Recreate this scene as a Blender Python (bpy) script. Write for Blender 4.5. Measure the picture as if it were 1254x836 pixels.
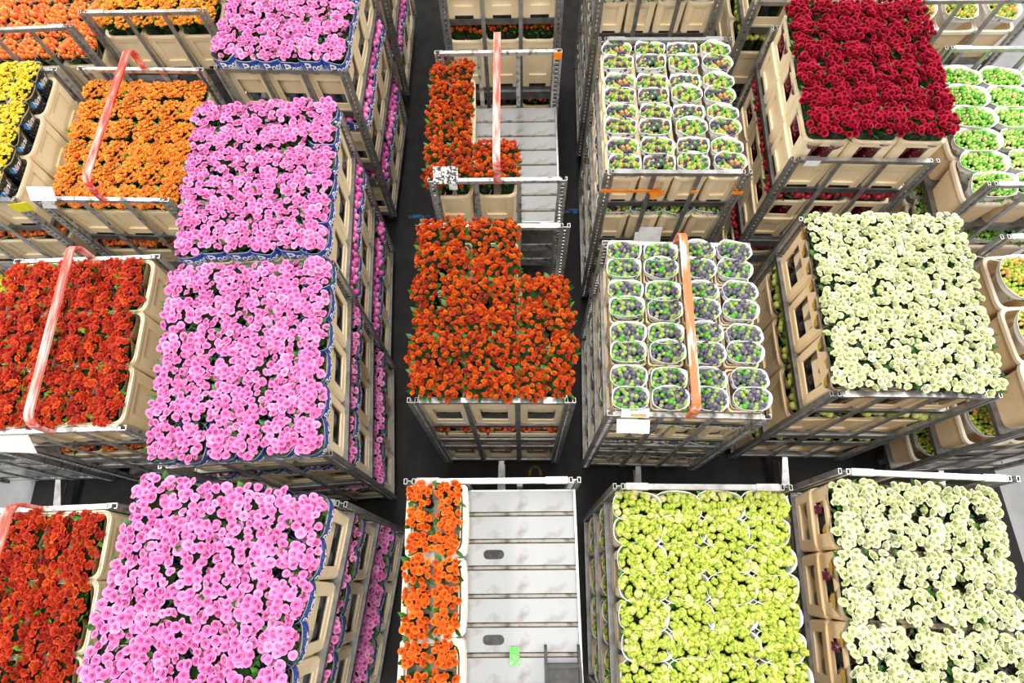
import bpy, math, random
import numpy as np
from mathutils import Matrix, Vector, Euler

for _o in list(bpy.data.objects):
    bpy.data.objects.remove(_o)
scene = bpy.context.scene
COL = scene.collection
R = math.radians

# ------------------------------------------------------------------ camera
TOP = 2.18                                  # top of the tall trolley frames
CAM_H = TOP + 3.5833
PITCH, ROLL, FPX = R(68.794), R(-2.4192), 768.57
fwd = Vector((0, math.cos(PITCH), -math.sin(PITCH)))
r0 = Vector((1, 0, 0)); u0 = r0.cross(fwd)
rt = r0 * math.cos(ROLL) + u0 * math.sin(ROLL)
up = -r0 * math.sin(ROLL) + u0 * math.cos(ROLL)
cd = bpy.data.cameras.new('camera'); cam = bpy.data.objects.new('camera', cd); COL.objects.link(cam)
cd.sensor_fit = 'HORIZONTAL'; cd.sensor_width = 36; cd.lens = 36 * FPX / 1254
cd.clip_start = 0.05; cd.clip_end = 200
cam.matrix_world = Matrix(((rt.x, up.x, -fwd.x, 0), (rt.y, up.y, -fwd.y, 0), (rt.z, up.z, -fwd.z, CAM_H), (0, 0, 0, 1)))
scene.camera = cam

# ------------------------------------------------------------------ light
world = bpy.data.worlds.new('hall_light'); scene.world = world; world.use_nodes = True
bg = world.node_tree.nodes['Background']
bg.inputs[0].default_value = (1.0, 0.975, 0.94, 1); bg.inputs[1].default_value = 0.36
for i, x in enumerate((-8.0, 0.0, 8.0)):    # three long lamp rows under the hall roof
    ld = bpy.data.lights.new('ceiling_lamp_row', 'AREA'); ld.shape = 'RECTANGLE'
    ld.size = 1.6; ld.size_y = 18; ld.energy = (1500, 800, 1500)[i]; ld.color = (1.0, 0.97, 0.92)
    lo = bpy.data.objects.new('ceiling_lamp_row', ld); COL.objects.link(lo); lo.location = (x, 3.0, 10.5)
vs = scene.view_settings
vs.view_transform = 'Standard'; vs.look = 'None'; vs.gamma = 1.0; vs.exposure = 0.36
vs.use_curve_mapping = False

# ------------------------------------------------------------------ materials
MATS = {}
def nt(name):
    m = bpy.data.materials.new(name); m.use_nodes = True
    n = m.node_tree.nodes; l = m.node_tree.links
    return m, n, l, n['Principled BSDF'], n['Material Output']
def mix(n, l, a, b, fac, mode='MIX'):
    x = n.new('ShaderNodeMix'); x.data_type = 'RGBA'; x.blend_type = mode
    for sock, v in ((x.inputs[6], a), (x.inputs[7], b), (x.inputs[0], fac)):
        if hasattr(v, 'links') or isinstance(v, bpy.types.NodeSocket): l.new(v, sock)
        elif isinstance(v, (tuple, list)): sock.default_value = (*v[:3], 1)
        else: sock.default_value = v
    return x.outputs[2]
def noise(n, l, scale, detail=3, coord='Object', lo=.4, hi=.6, obj_offset=False):
    tc = n.new('ShaderNodeTexCoord'); t = n.new('ShaderNodeTexNoise'); t.inputs['Scale'].default_value = scale
    t.inputs['Detail'].default_value = detail
    src = tc.outputs[coord]
    if obj_offset:
        oi = n.new('ShaderNodeObjectInfo'); ad = n.new('ShaderNodeVectorMath'); ad.operation = 'ADD'
        l.new(src, ad.inputs[0]); l.new(oi.outputs['Location'], ad.inputs[1]); src = ad.outputs[0]
    l.new(src, t.inputs['Vector'])
    r = n.new('ShaderNodeMapRange'); r.inputs[1].default_value = lo; r.inputs[2].default_value = hi
    l.new(t.outputs['Fac'], r.inputs[0])
    return r.outputs[0]
def objrand(n):
    return n.new('ShaderNodeObjectInfo').outputs['Random']

def mat_plain(name, a, b=None, scale=12, rough=.5, metal=0, lo=.4, hi=.62, bump=0, off=True, spec=.5):
    m, n, l, p, o = nt(name)
    if b is None: b = tuple(c * .8 for c in a)
    f = noise(n, l, scale, 4, 'Object', lo, hi, off)
    l.new(mix(n, l, a, b, f), p.inputs['Base Color'])
    p.inputs['Roughness'].default_value = rough; p.inputs['Metallic'].default_value = metal
    p.inputs['Specular IOR Level'].default_value = spec
    if bump:
        bp = n.new('ShaderNodeBump'); bp.inputs['Strength'].default_value = bump; bp.inputs['Distance'].default_value = .01
        l.new(f, bp.inputs['Height']); l.new(bp.outputs[0], p.inputs['Normal'])
    MATS[name] = m; return m

def mat_petal(name, base, rim, inner, alt=None, altfac=.5, rough=.55, trans=.12, alt2=None):
    """colour runs from petal base to petal rim (attribute pc.x), dark bases paint in crease shade; heart petals (pc.y) deeper; per-bloom variation"""
    m, n, l, p, o = nt(name)
    at = n.new('ShaderNodeAttribute'); at.attribute_name = 'pc'
    sx = n.new('ShaderNodeSeparateColor'); l.new(at.outputs['Color'], sx.inputs[0])
    c = mix(n, l, base, rim, sx.outputs[0])
    c = mix(n, l, c, inner, sx.outputs[1])
    if alt is not None:
        mr = n.new('ShaderNodeMapRange'); mr.inputs[1].default_value = 1 - altfac; mr.inputs[2].default_value = 1.0
        l.new(objrand(n), mr.inputs[0])
        c = mix(n, l, c, mix(n, l, c, alt, .75), mr.outputs[0])
    if alt2 is not None:
        mr = n.new('ShaderNodeMapRange'); mr.inputs[1].default_value = .38; mr.inputs[2].default_value = .0
        l.new(objrand(n), mr.inputs[0])
        c = mix(n, l, c, mix(n, l, c, alt2, .7), mr.outputs[0])
    l.new(c, p.inputs['Base Color']); p.inputs['Roughness'].default_value = rough
    p.inputs['Specular IOR Level'].default_value = .25
    if trans:
        tr = n.new('ShaderNodeBsdfTranslucent'); l.new(c, tr.inputs[0])
        ms = n.new('ShaderNodeMixShader'); ms.inputs[0].default_value = trans
        l.new(p.outputs[0], ms.inputs[1]); l.new(tr.outputs[0], ms.inputs[2]); l.new(ms.outputs[0], o.inputs[0])
    MATS[name] = m; return m

def mat_multi(name, cols, rough=.4):
    """joined small blooms/berries: attribute pc.x picks one of several colours"""
    m, n, l, p, o = nt(name)
    at = n.new('ShaderNodeAttribute'); at.attribute_name = 'pc'
    sx = n.new('ShaderNodeSeparateColor'); l.new(at.outputs['Color'], sx.inputs[0])
    cr = n.new('ShaderNodeValToRGB'); cr.color_ramp.interpolation = 'CONSTANT'
    e = cr.color_ramp.elements
    while len(e) > 1: e.remove(e[-1])
    e[0].position = 0; e[0].color = (*cols[0], 1)
    for i, c in enumerate(cols[1:]):
        q = e.new((i + 1) / len(cols)); q.color = (*c, 1)
    l.new(sx.outputs[0], cr.inputs[0])
    c = mix(n, l, cr.outputs[0], (1, 1, .8), 0.0)
    f = noise(n, l, 90, 2, 'Object', .3, .7)
    c = mix(n, l, cr.outputs[0], mix(n, l, cr.outputs[0], (.02, .03, .01), .35), f)
    l.new(c, p.inputs['Base Color']); p.inputs['Roughness'].default_value = rough
    MATS[name] = m; return m

def mat_film(name, tint, fac=.22, bands=None, rough=.15):
    """clear or printed plastic film; bands: (height position, colour, opacity) along pc.x"""
    m, n, l, p, o = nt(name)
    tr = n.new('ShaderNodeBsdfTransparent')
    ms = n.new('ShaderNodeMixShader')
    p.inputs['Roughness'].default_value = rough; p.inputs['Base Color'].default_value = (*tint, 1)
    if bands:
        at = n.new('ShaderNodeAttribute'); at.attribute_name = 'pc'
        sx = n.new('ShaderNodeSeparateColor'); l.new(at.outputs['Color'], sx.inputs[0])
        cr = n.new('ShaderNodeValToRGB'); ar = n.new('ShaderNodeValToRGB')
        for ramp, k in ((cr, 1), (ar, 2)):
            ramp.color_ramp.interpolation = 'CONSTANT'
            e = ramp.color_ramp.elements
            while len(e) > 1: e.remove(e[-1])
            for i, b in enumerate(bands):
                q = e[0] if i == 0 else e.new(b[0])
                q.position = b[0]; q.color = (*b[1], 1) if k == 1 else (b[2], b[2], b[2], 1)
            l.new(sx.outputs[0], ramp.inputs[0])
        f = noise(n, l, 70, 2, 'Object', .60, .66)
        l.new(mix(n, l, cr.outputs[0], mix(n, l, cr.outputs[0], (.75, .78, .9), .45), f), p.inputs['Base Color'])
        l.new(ar.outputs[0], ms.inputs[0])
    else:
        f = noise(n, l, 25, 2, 'Object', .45, .75)
        mm = n.new('ShaderNodeMath'); mm.operation = 'MULTIPLY_ADD'
        mm.inputs[1].default_value = fac; mm.inputs[2].default_value = fac * .45; l.new(f, mm.inputs[0]); l.new(mm.outputs[0], ms.inputs[0])
    l.new(tr.outputs[0], ms.inputs[1]); l.new(p.outputs[0], ms.inputs[2]); l.new(ms.outputs[0], o.inputs[0])
    MATS[name] = m; return m

def mat_wear(name, base, under, lo=.5, hi=.58, scale=30, rough=.5, stretch=.12):
    m, n, l, p, o = nt(name)
    tc = n.new('ShaderNodeTexCoord'); mp = n.new('ShaderNodeMapping'); mp.inputs['Scale'].default_value = (1, stretch, 1)
    t = n.new('ShaderNodeTexNoise'); t.inputs['Scale'].default_value = scale; t.inputs['Detail'].default_value = 5
    l.new(tc.outputs['Object'], mp.inputs[0]); l.new(mp.outputs[0], t.inputs['Vector'])
    r = n.new('ShaderNodeMapRange'); r.inputs[1].default_value = lo; r.inputs[2].default_value = hi; l.new(t.outputs['Fac'], r.inputs[0])
    l.new(mix(n, l, base, under, r.outputs[0]), p.inputs['Base Color']); p.inputs['Roughness'].default_value = rough
    MATS[name] = m; return m

mat_plain('floor_dark', (.009, .009, .009), (.016, .015, .014), 6, .6, bump=.05, off=False, spec=.2)
mat_plain('floor_grey', (.30, .30, .31), (.25, .25, .26), 5, .6, off=False)
mat_plain('alu', (.50, .50, .50), (.30, .29, .27), 14, .34, .8, .42, .72)
mat_plain('alu_worn', (.52, .52, .52), (.17, .16, .15), 22, .42, .6, .50, .66)
mat_plain('deck', (.31, .32, .33), (.20, .18, .16), 9, .42, .30, .56, .76, off=False)
mat_plain('deck_ridge', (.29, .27, .235), (.11, .09, .065), 20, .5, .2, .48, .66, off=False)
mat_plain('alu_shelf', (.24, .24, .24), (.13, .125, .12), 14, .4, .8, .42, .72)
mat_plain('dark', (.02, .02, .02), (.03, .028, .025), 10, .6)
mat_plain('rubber', (.03, .03, .032), (.06, .055, .05), 30, .45)
mat_plain('crate', (.90, .76, .52), (.85, .68, .43), 7, .42, 0, .35, .68)
mat_plain('crate_in', (.90, .75, .50), (.84, .66, .42), 7, .5, 0, .35, .68)
mat_plain('crate_tan', (.88, .69, .43), (.82, .61, .36), 7, .42, 0, .35, .68)
mat_plain('crate_pale', (.88, .80, .66), (.82, .70, .52), 7, .45, 0, .35, .68)
mat_plain('paper', (.90, .90, .90), (.82, .84, .88), 18, .7, 0, .45, .7)
mat_plain('card', (.75, .75, .76), (.62, .62, .64), 12, .6)
mat_plain('card_print', (.80, .79, .77), (.05, .05, .06), 70, .6, 0, .47, .53)
mat_plain('tape_orange', (.95, .30, .02), (.9, .22, .02), 20, .5)
mat_plain('tape_yellow', (.90, .80, .02), (.8, .7, .02), 20, .5)
mat_plain('tag_green', (.10, .80, .08), (.35, .9, .3), 60, .5, 0, .55, .6)
mat_plain('sticker', (.16, .02, .06), (.7, .6, .62), 60, .5, 0, .60, .64)
mat_plain('sticker_pink', (.9, .45, .65), (.95, .7, .8), 60, .5)
mat_plain('leaf', (.028, .11, .015), (.06, .19, .025), 25, .4)
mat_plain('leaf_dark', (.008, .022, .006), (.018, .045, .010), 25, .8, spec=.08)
mat_plain('leaf_bright', (.06, .30, .02), (.14, .42, .03), 25, .4)
mat_plain('print_white', (.9, .9, .92), (.85, .85, .9), 20, .5)
mat_plain('print_blue', (.02, .22, .75), (.02, .3, .8), 20, .5)
mat_plain('print_gold', (.75, .48, .05), (.5, .3, .03), 90, .4, 0, .45, .55)
mat_plain('ribbon_pink', (.85, .22, .33), (.9, .6, .65), 40, .4)
mat_plain('chalk_blue', (.02, .13, .30), (.02, .04, .07), 30, .9, 0, .45, .55, off=False)
mat_plain('chalk_yellow', (.20, .14, .02), (.06, .045, .015), 30, .9, off=False)
mat_wear('hoop_red', (.68, .045, .025), (.76, .40, .33), .46, .62)
mat_wear('hoop_pale', (.66, .07, .045), (.74, .46, .42), .40, .60)
mat_wear('hoop_orange', (.74, .17, .06), (.70, .58, .50), .52, .60)
mat_plain('bucket_pale', (.85, .66, .42), (.78, .57, .34), 7, .42, 0, .35, .68)

mat_petal('petal_pink', (.48, .025, .25), (.89, .31, .645), (.82, .19, .52), (.93, .45, .74), .5)  # dark base colour paints shaded crease lines between the petals
mat_petal('petal_flame', (.62, .15, .010), (.50, .022, .010), (.72, .12, .012), (.85, .21, .014), .35, alt2=(.30, .005, .014))
mat_petal('petal_orange', (.50, .05, .007), (.82, .125, .014), (.86, .20, .02), (.88, .28, .03), .5)
mat_petal('petal_crimson', (.06, .001, .004), (.47, .003, .032), (.16, .001, .010), (.56, .012, .055), .5)
mat_petal('petal_white', (.40, .50, .12), (.89, .91, .63), (.83, .87, .48), (.92, .92, .76), .5)
mat_petal('petal_scarlet', (.52, .10, .010), (.48, .007, .010), (.54, .035, .010), (.72, .12, .012), .20, alt2=(.26, .002, .012))
mat_petal('knob_lime', (.12, .22, .010), (.54, .64, .09), (.70, .70, .20), (.78, .68, .34), .35)
mat_multi('berry_mixed', [(.05, .035, .10), (.18, .44, .03), (.36, .52, .08), (.52, .29, .09), (.07, .04, .06), (.08, .36, .02), (.09, .06, .13), (.42, .42, .10)])
mat_multi('berry_purple', [(.10, .085, .14), (.16, .14, .19), (.09, .07, .13), (.30, .48, .08), (.08, .38, .02), (.12, .10, .16), (.28, .34, .16)])
mat_multi('berry_green', [(.30, .62, .08), (.12, .48, .03), (.52, .70, .20), (.22, .55, .05), (.62, .58, .25)])
mat_multi('berry_gold', [(.55, .60, .08), (.35, .50, .05), (.72, .55, .10), (.65, .36, .08), (.25, .42, .04)])
mat_multi('berry_olive', [(.40, .46, .06), (.33, .40, .05), (.48, .52, .10)])
mat_multi('blossom_orange', [(.92, .27, .01), (.88, .20, .008), (.95, .36, .02), (.80, .15, .01), (.93, .30, .01)])
mat_multi('blossom_amber', [(.93, .38, .01), (.90, .28, .01), (.95, .46, .03), (.85, .22, .01)])
mat_multi('blossom_yellow', [(.93, .66, .02), (.90, .56, .01), (.95, .74, .06)])
mat_multi('berry_orange', [(.90, .22, .02), (.85, .15, .02), (.93, .33, .06), (.75, .09, .02)])
mat_multi('petals_pink_joined', [(.85, .20, .55), (.75, .10, .44), (.90, .30, .64)])
mat_multi('petals_flame_joined', [(.62, .035, .010), (.80, .12, .01), (.50, .02, .012), (.85, .28, .03)])
mat_multi('petals_crimson_joined', [(.45, .004, .03), (.30, .002, .02), (.52, .01, .05)])
mat_multi('petals_white_joined', [(.62, .70, .16), (.52, .60, .10), (.72, .76, .26)])

mat_film('film_clear', (.22, .24, .22), .05)
mat_film('film_red', (.2, .02, .03), .3, [(0, (.16, .008, .015), .85), (.80, (.30, .30, .28), .10)])
mat_film('film_blue', (.3, .3, .6), .3, [(0, (.55, .58, .75), .25), (.60, (.50, .48, .66), .60), (.82, (.015, .06, .36), .92), (.985, (.7, .75, .9), .8)])
mat_film('film_black', (.1, .1, .1), .3, [(0, (.03, .03, .03), .55), (.55, (.012, .012, .012), .85), (.80, (.02, .02, .02), .55), (.96, (.5, .5, .45), .35)])
mat_film('film_nini', (.1, .1, .1), .3, [(0, (.03, .03, .03), .9), (.80, (.05, .07, .03), .55), (.97, (.7, .66, .5), .8)])
mat_film('film_ring', (.5, .5, .4), .3, [(0, (.08, .12, .05), .5), (.90, (.10, .14, .06), .5), (.965, (.80, .70, .48), .95)])
mat_film('film_yellow', (.8, .6, .1), .3, [(0, (.75, .52, .07), .75), (.75, (.7, .05, .03), .6), (.85, (.75, .62, .2), .5), (.95, (.8, .75, .5), .4)])

# ------------------------------------------------------------------ mesh helpers
class MB:
    def __init__(s): s.v = []; s.f = []; s.c = []
    def add(s, vs, fs, c=(0, 0)):
        k = len(s.v); s.v += [tuple(p) for p in vs]; s.f += [tuple(i + k for i in f) for f in fs]
        s.c += (c if isinstance(c, list) else [c] * len(vs))
    def box(s, x0, x1, y0, y1, z0, z1, c=(0, 0)):
        s.add([(x0, y0, z0), (x1, y0, z0), (x1, y1, z0), (x0, y1, z0), (x0, y0, z1), (x1, y0, z1), (x1, y1, z1), (x0, y1, z1)],
              [(3, 2, 1, 0), (4, 5, 6, 7), (0, 1, 5, 4), (1, 2, 6, 5), (2, 3, 7, 6), (3, 0, 4, 7)], c)
    def mesh(s, name, mat, smooth=False, col=False):
        me = bpy.data.meshes.new(name); me.from_pydata(s.v, [], s.f)
        ms = mat if isinstance(mat, (list, tuple)) else [mat]
        for m in ms: me.materials.append(MATS[m])
        if smooth: me.polygons.foreach_set('use_smooth', [True] * len(me.polygons))
        if col:
            a = me.color_attributes.new('pc', 'FLOAT_COLOR', 'POINT')
            a.data.foreach_set('color', [x for c in s.c for x in (c[0], c[1], 0, 1)])
        me.update(); return me

def link(name, data, parent=None, loc=(0, 0, 0), rot=(0, 0, 0), sc=1):
    o = bpy.data.objects.new(name, data); COL.objects.link(o)
    o.location = loc; o.rotation_euler = rot
    if sc != 1: o.scale = (sc, sc, sc) if not isinstance(sc, tuple) else sc
    if parent: o.parent = parent
    return o
def tag(o, label, cat, group=None):
    o['label'] = label; o['category'] = cat
    if group: o['group'] = group
    return o

def superell(a, b, t, e=.62):
    c, s = math.cos(t), math.sin(t)
    return a * math.copysign(abs(c) ** e, c), b * math.copysign(abs(s) ** e, s)

# ------------------------------------------------------------------ flower heads (unit diameter, base at z=0)
def head_mesh(name, mat, layers, seed=1, cols=4, rows=3):
    rng = random.Random(seed); m = MB()
    nl = len(layers)
    for li, (cnt, ra, rb, za, zb, curl, fill, inn) in enumerate(layers):
        off = rng.random() * 6.28
        for k in range(cnt):
            a0 = off + k * 2 * math.pi / cnt + rng.uniform(-.12, .12)
            span = 2 * math.pi / cnt * fill; js = rng.uniform(.92, 1.08)
            vs = []; cc = []
            for j in range(rows + 1):
                v = j / rows
                for i in range(cols + 1):
                    u = i / cols * 2 - 1
                    a = a0 + u * span / 2
                    r = ra + (rb - ra) * v ** .8 * js + curl * v ** 4 * (1 - .35 * u * u)
                    r += .018 * u                      # petals overlap like a spiral
                    z = za + (zb - za) * math.sin(v * math.pi / 2) - abs(curl) * .9 * v ** 5 - .10 * u * u * v * (zb - za)
                    vs.append((r * math.cos(a), r * math.sin(a), z)); cc.append((v, inn))
            w = cols + 1
            fs = [(j * w + i, j * w + i + 1, (j + 1) * w + i + 1, (j + 1) * w + i) for j in range(rows) for i in range(cols)]
            m.add(vs, fs, cc)
    # calyx closes the base
    n = 8; vs = [(0, 0, -.12)] + [(.24 * math.cos(i * 6.2832 / n), .24 * math.sin(i * 6.2832 / n), .08) for i in range(n)]
    m.add(vs, [(0, 1 + (i + 1) % n, 1 + i) for i in range(n)], (0, .2))
    return m.mesh(name, mat, True, True)

ROSE = [(5, .20, .40, .02, .34, .10, 1.25, 0), (5, .17, .33, .06, .43, .06, 1.25, .15), (4, .13, .24, .10, .49, .03, 1.3, .35), (3, .07, .15, .12, .50, .01, 1.35, .6), (2, .02, .07, .15, .48, 0, 1.5, .9)]
CUP = [(4, .20, .42, .0, .42, .06, 1.3, 0), (4, .17, .35, .04, .52, .03, 1.3, .1), (4, .12, .25, .08, .50, .01, 1.35, .5), (3, .05, .13, .06, .44, 0, 1.4, 1)]
LOOSE = [(5, .14, .42, .0, .42, .06, 1.05, 0), (5, .12, .30, .05, .54, .03, 1.15, .1), (4, .07, .17, .1, .58, 0, 1.25, .4), (2, .02, .07, .1, .54, 0, 1.5, .8)]
FULL = [(6, .20, .42, .0, .40, .08, 1.3, 0), (5, .17, .35, .06, .52, .05, 1.3, .1), (5, .13, .27, .10, .58, .03, 1.3, .2), (4, .08, .18, .12, .60, .01, 1.35, .4), (3, .03, .09, .15, .58, 0, 1.4, .7)]
RUFF = [(5, .08, .44, .05, .38, .06, .95, 0), (5, .06, .34, .08, .52, .06, .9, .05), (4, .04, .20, .1, .56, .03, 1.0, .3)]
def spiral_head(name, mat, n=17, seed=1, r_out=.44, z_in=.52, z_out=.30, curl=.10, span=(1.55, 3.0), bud=.05, cols=4, rows=3, jit=.08):
    rng = random.Random(seed); m = MB(); off = rng.random() * 6.28
    for k in range(n):
        t = k / (n - 1); a0 = off + k * 2.39996 + rng.uniform(-.15, .15)
        ra = .20 * (1 - t) + .012 * t; rb = (r_out * (1 - t) ** .85 + bud * t) * rng.uniform(1 - jit, 1 + jit)
        zb = z_out + (z_in - z_out) * t ** .7 + rng.uniform(-.02, .02); za = .10 * t
        sp = span[0] + (span[1] - span[0]) * t; cu = curl * (1 - t) ** 1.3 * rng.uniform(.6, 1.3)
        vs = []; cc = []
        for j in range(rows + 1):
            v = j / rows
            for i in range(cols + 1):
                u = i / cols * 2 - 1; a = a0 + u * sp / 2
                r = ra + (rb - ra) * v ** .75 + cu * v ** 4 * (1 - .4 * u * u) + .030 * u * (1 - .5 * t) * v
                z = za + (zb - za) * math.sin(v * math.pi / 2) - cu * .95 * v ** 5 - .07 * u * u * v
                vs.append((r * math.cos(a), r * math.sin(a), z)); cc.append((v ** 1.5, t * .85))
        w = cols + 1
        m.add(vs, [(j * w + i, j * w + i + 1, (j + 1) * w + i + 1, (j + 1) * w + i) for j in range(rows) for i in range(cols)], cc)
    nn = 7; vs = [(0, 0, z_in - .02)] + [(.06 * math.cos(i * 6.2832 / nn), .06 * math.sin(i * 6.2832 / nn), z_in - .09) for i in range(nn)]
    m.add(vs, [(0, 1 + i, 1 + (i + 1) % nn) for i in range(nn)], (.35, .9))
    nn = 8; vs = [(0, 0, -.12)] + [(.24 * math.cos(i * 6.2832 / nn), .24 * math.sin(i * 6.2832 / nn), .08) for i in range(nn)]
    m.add(vs, [(0, 1 + (i + 1) % nn, 1 + i) for i in range(nn)], (0, .2))
    return m.mesh(name, mat, True, True)
HEADS = {
    'pink': [spiral_head('pink_rose_head', 'petal_pink', 17, s) for s in (1, 2, 3, 4)],
    'flame': [spiral_head('flame_rose_head', 'petal_flame', 11, s, .40, .62, .40, .05, (1.3, 2.6), .06, 4, 3, .15) for s in (4, 5, 6)],
    'orange': [spiral_head('orange_rose_head', 'petal_orange', 14, s, .43, .56, .34, .08) for s in (7, 8)],
    'crimson': [head_mesh('crimson_rose_head', 'petal_crimson', CUP, s) for s in (9, 10)],
    'white': [spiral_head('white_rose_head', 'petal_white', 17, s, .44, .60, .34, .07) for s in (11, 12, 13)],
    'scarlet': [spiral_head('scarlet_bloom_head', 'petal_scarlet', 10, s, .46, .50, .30, .10, (1.0, 1.9), .10, 4, 3, .25) for s in (13, 14, 15)],
}
import bmesh
def ico(sub):
    b = bmesh.new(); bmesh.ops.create_icosphere(b, subdivisions=sub, radius=.5)
    vs = [tuple(v.co) for v in b.verts]; fs = [tuple(v.index for v in f.verts) for f in b.faces]; b.free(); return vs, fs
ICO1, ICO2, ICO3 = ico(1), ico(2), ico(3)
def knob_mesh(seed):
    rng = random.Random(seed); m = MB(); vs, fs = ICO3
    out = []; cc = []
    ctr = [Vector((rng.gauss(0, 1), rng.gauss(0, 1), rng.gauss(0, 1))).normalized() for _ in range(58)]
    for p in vs:
        q = Vector(p).normalized(); d = max(q.dot(c) for c in ctr)
        k = max(0, (d - .93) / .07)
        s = .80 + .22 * k
        out.append((p[0] * s, p[1] * s * .86, (p[2] + .35) * s * 1.25)); cc.append((.25 + .75 * k, 0.2 * k))  # highlight painted on the bump tips, shade in the hollows
    m.add(out, fs, cc); return m.mesh('lime_bloom_head', 'knob_lime', True, True)
HEADS['lime'] = [knob_mesh(s) for s in (1, 2, 3)]

# ------------------------------------------------------------------ layouts of blooms in a bunch
def layout(w, d, n, seed, dome, e=.62):
    rng = random.Random(seed); pts = []
    while len(pts) < n:
        best = None; bd = -1
        for _ in range(14):
            x, y = rng.uniform(-1, 1), rng.uniform(-1, 1)
            if abs(x) ** 2.8 + abs(y) ** 2.8 > 1: continue
            px, py = x * w / 2, y * d / 2
            dd = min([(px - q[0]) ** 2 + (py - q[1]) ** 2 for q in pts] or [1])
            if dd > bd: bd, best = dd, (px, py, x, y)
        if best is None: continue
        px, py, x, y = best
        pts.append((px, py, -dome * (x * x + y * y) / 2 + rng.uniform(-.012, .012), x, y))
    return pts

def leaf_into(m, base, dirv, L, W, droop, rng):
    d = Vector(dirv).normalized(); side = d.cross(Vector((0, 0, 1)))
    side = side.normalized() if side.length > .05 else Vector((1, 0, 0))
    side.rotate(Matrix.Rotation(rng.uniform(-.7, .7), 3, d)); vs = []
    for t, w in ((0, .12), (.3, .85), (.62, .9), (1, .04)):
        c = Vector(base) + d * L * t + Vector((0, 0, -droop * t * t))
        vs += [tuple(c - side * W * w / 2), tuple(c + Vector((0, 0, -W * .12))), tuple(c + side * W * w / 2)]
    m.add(vs, [(3 * i + j, 3 * i + j + 1, 3 * i + j + 4, 3 * i + j + 3) for i in range(3) for j in range(2)])

FOL = {}
def foliage(w, d, h, seed, mat='leaf', nleaf=16, up=.02):
    key = (round(w, 3), round(d, 3), round(h, 3), seed, mat, nleaf)
    if key in FOL: return FOL[key]
    rng = random.Random(seed); m = MB(); n = 10
    rings = [(0.02, .34), (h * .5, .42), (h * .80, .60), (h - .065, .84)]
    vs = []
    for z, k in rings:
        for i in range(n):
            x, y = superell(w / 2 * k, d / 2 * k, i * 6.2832 / n); vs.append((x * rng.uniform(.9, 1.05), y * rng.uniform(.9, 1.05), z))
    fs = [(r * n + i, r * n + (i + 1) % n, (r + 1) * n + (i + 1) % n, (r + 1) * n + i) for r in range(3) for i in range(n)]
    vs.append((0, 0, h - .05)); fs += [(3 * n + i, 3 * n + (i + 1) % n, 4 * n) for i in range(n)]
    m.add(vs, fs); nf = len(m.f)
    for k in range(nleaf):
        a = rng.uniform(0, 6.283); rr = rng.uniform(.55, .95)
        x, y = superell(w / 2 * rr, d / 2 * rr, a)
        leaf_into(m, (x * .8, y * .8, h - rng.uniform(.06, .12)), (math.cos(a) * .6 + rng.uniform(-.3, .3), math.sin(a) * .6 + rng.uniform(-.3, .3), rng.uniform(.35, 1.1)), rng.uniform(.05, .085), rng.uniform(.022, .034), .01, rng)
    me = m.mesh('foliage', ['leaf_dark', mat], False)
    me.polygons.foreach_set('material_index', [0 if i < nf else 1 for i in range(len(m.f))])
    FOL[key] = me; return me

SLV = {}
def sl_point(w, d, h, t, v, seed=0, flare=0.0):
    k = .44 + .58 * v ** 2.4
    fl_ = flare * math.sin(math.pi * min(1, max(0, (v - .66) / .34)))    # film bellies out under its rim
    x, y = superell(w / 2 * k + fl_, d / 2 * k + fl_, t, .70)
    z = .01 + (h - .01) * v
    if v > .85: z += (v - .85) / .15 * (.010 * math.sin(3 * t + seed) + .007 * math.sin(5 * t + 2 * seed))
    return x, y, z
def sleeve(w, d, h, seed, mat, flare=0.0):
    key = (round(w, 3), round(d, 3), round(h, 3), seed, mat, flare)
    if key in SLV: return SLV[key]
    m = MB(); n = 28; vv = (0, .35, .6, .70, .76, .80, .84, .88, .92, .96, .98, 1.0)
    vs = [sl_point(w, d, h, i * 6.2832 / n, v, seed, flare) for v in vv for i in range(n)]
    cc = [(v, 0) for v in vv for i in range(n)]
    m.add(vs, [(r * n + i, r * n + (i + 1) % n, (r + 1) * n + (i + 1) % n, (r + 1) * n + i) for r in range(len(vv) - 1) for i in range(n)], cc)
    if mat == 'paper':                               # rolled paper edge with real thickness
        m2 = len(m.v); lip = [sl_point(w * .972, d * .965, h - .002, i * 6.2832 / n, 1.0, seed) for i in range(n)]
        low = [(p[0] * .96, p[1] * .96, p[2] - .05) for p in lip]
        m.add(lip + low, [(i, (i + 1) % n, n + (i + 1) % n, n + i) for i in range(n)], (1, 0))
        m.f += [((len(vv) - 1) * n + i, (len(vv) - 1) * n + (i + 1) % n, m2 + (i + 1) % n, m2 + i) for i in range(n)]
    SLV[key] = m.mesh('sleeve', mat, True, True); return SLV[key]

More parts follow.
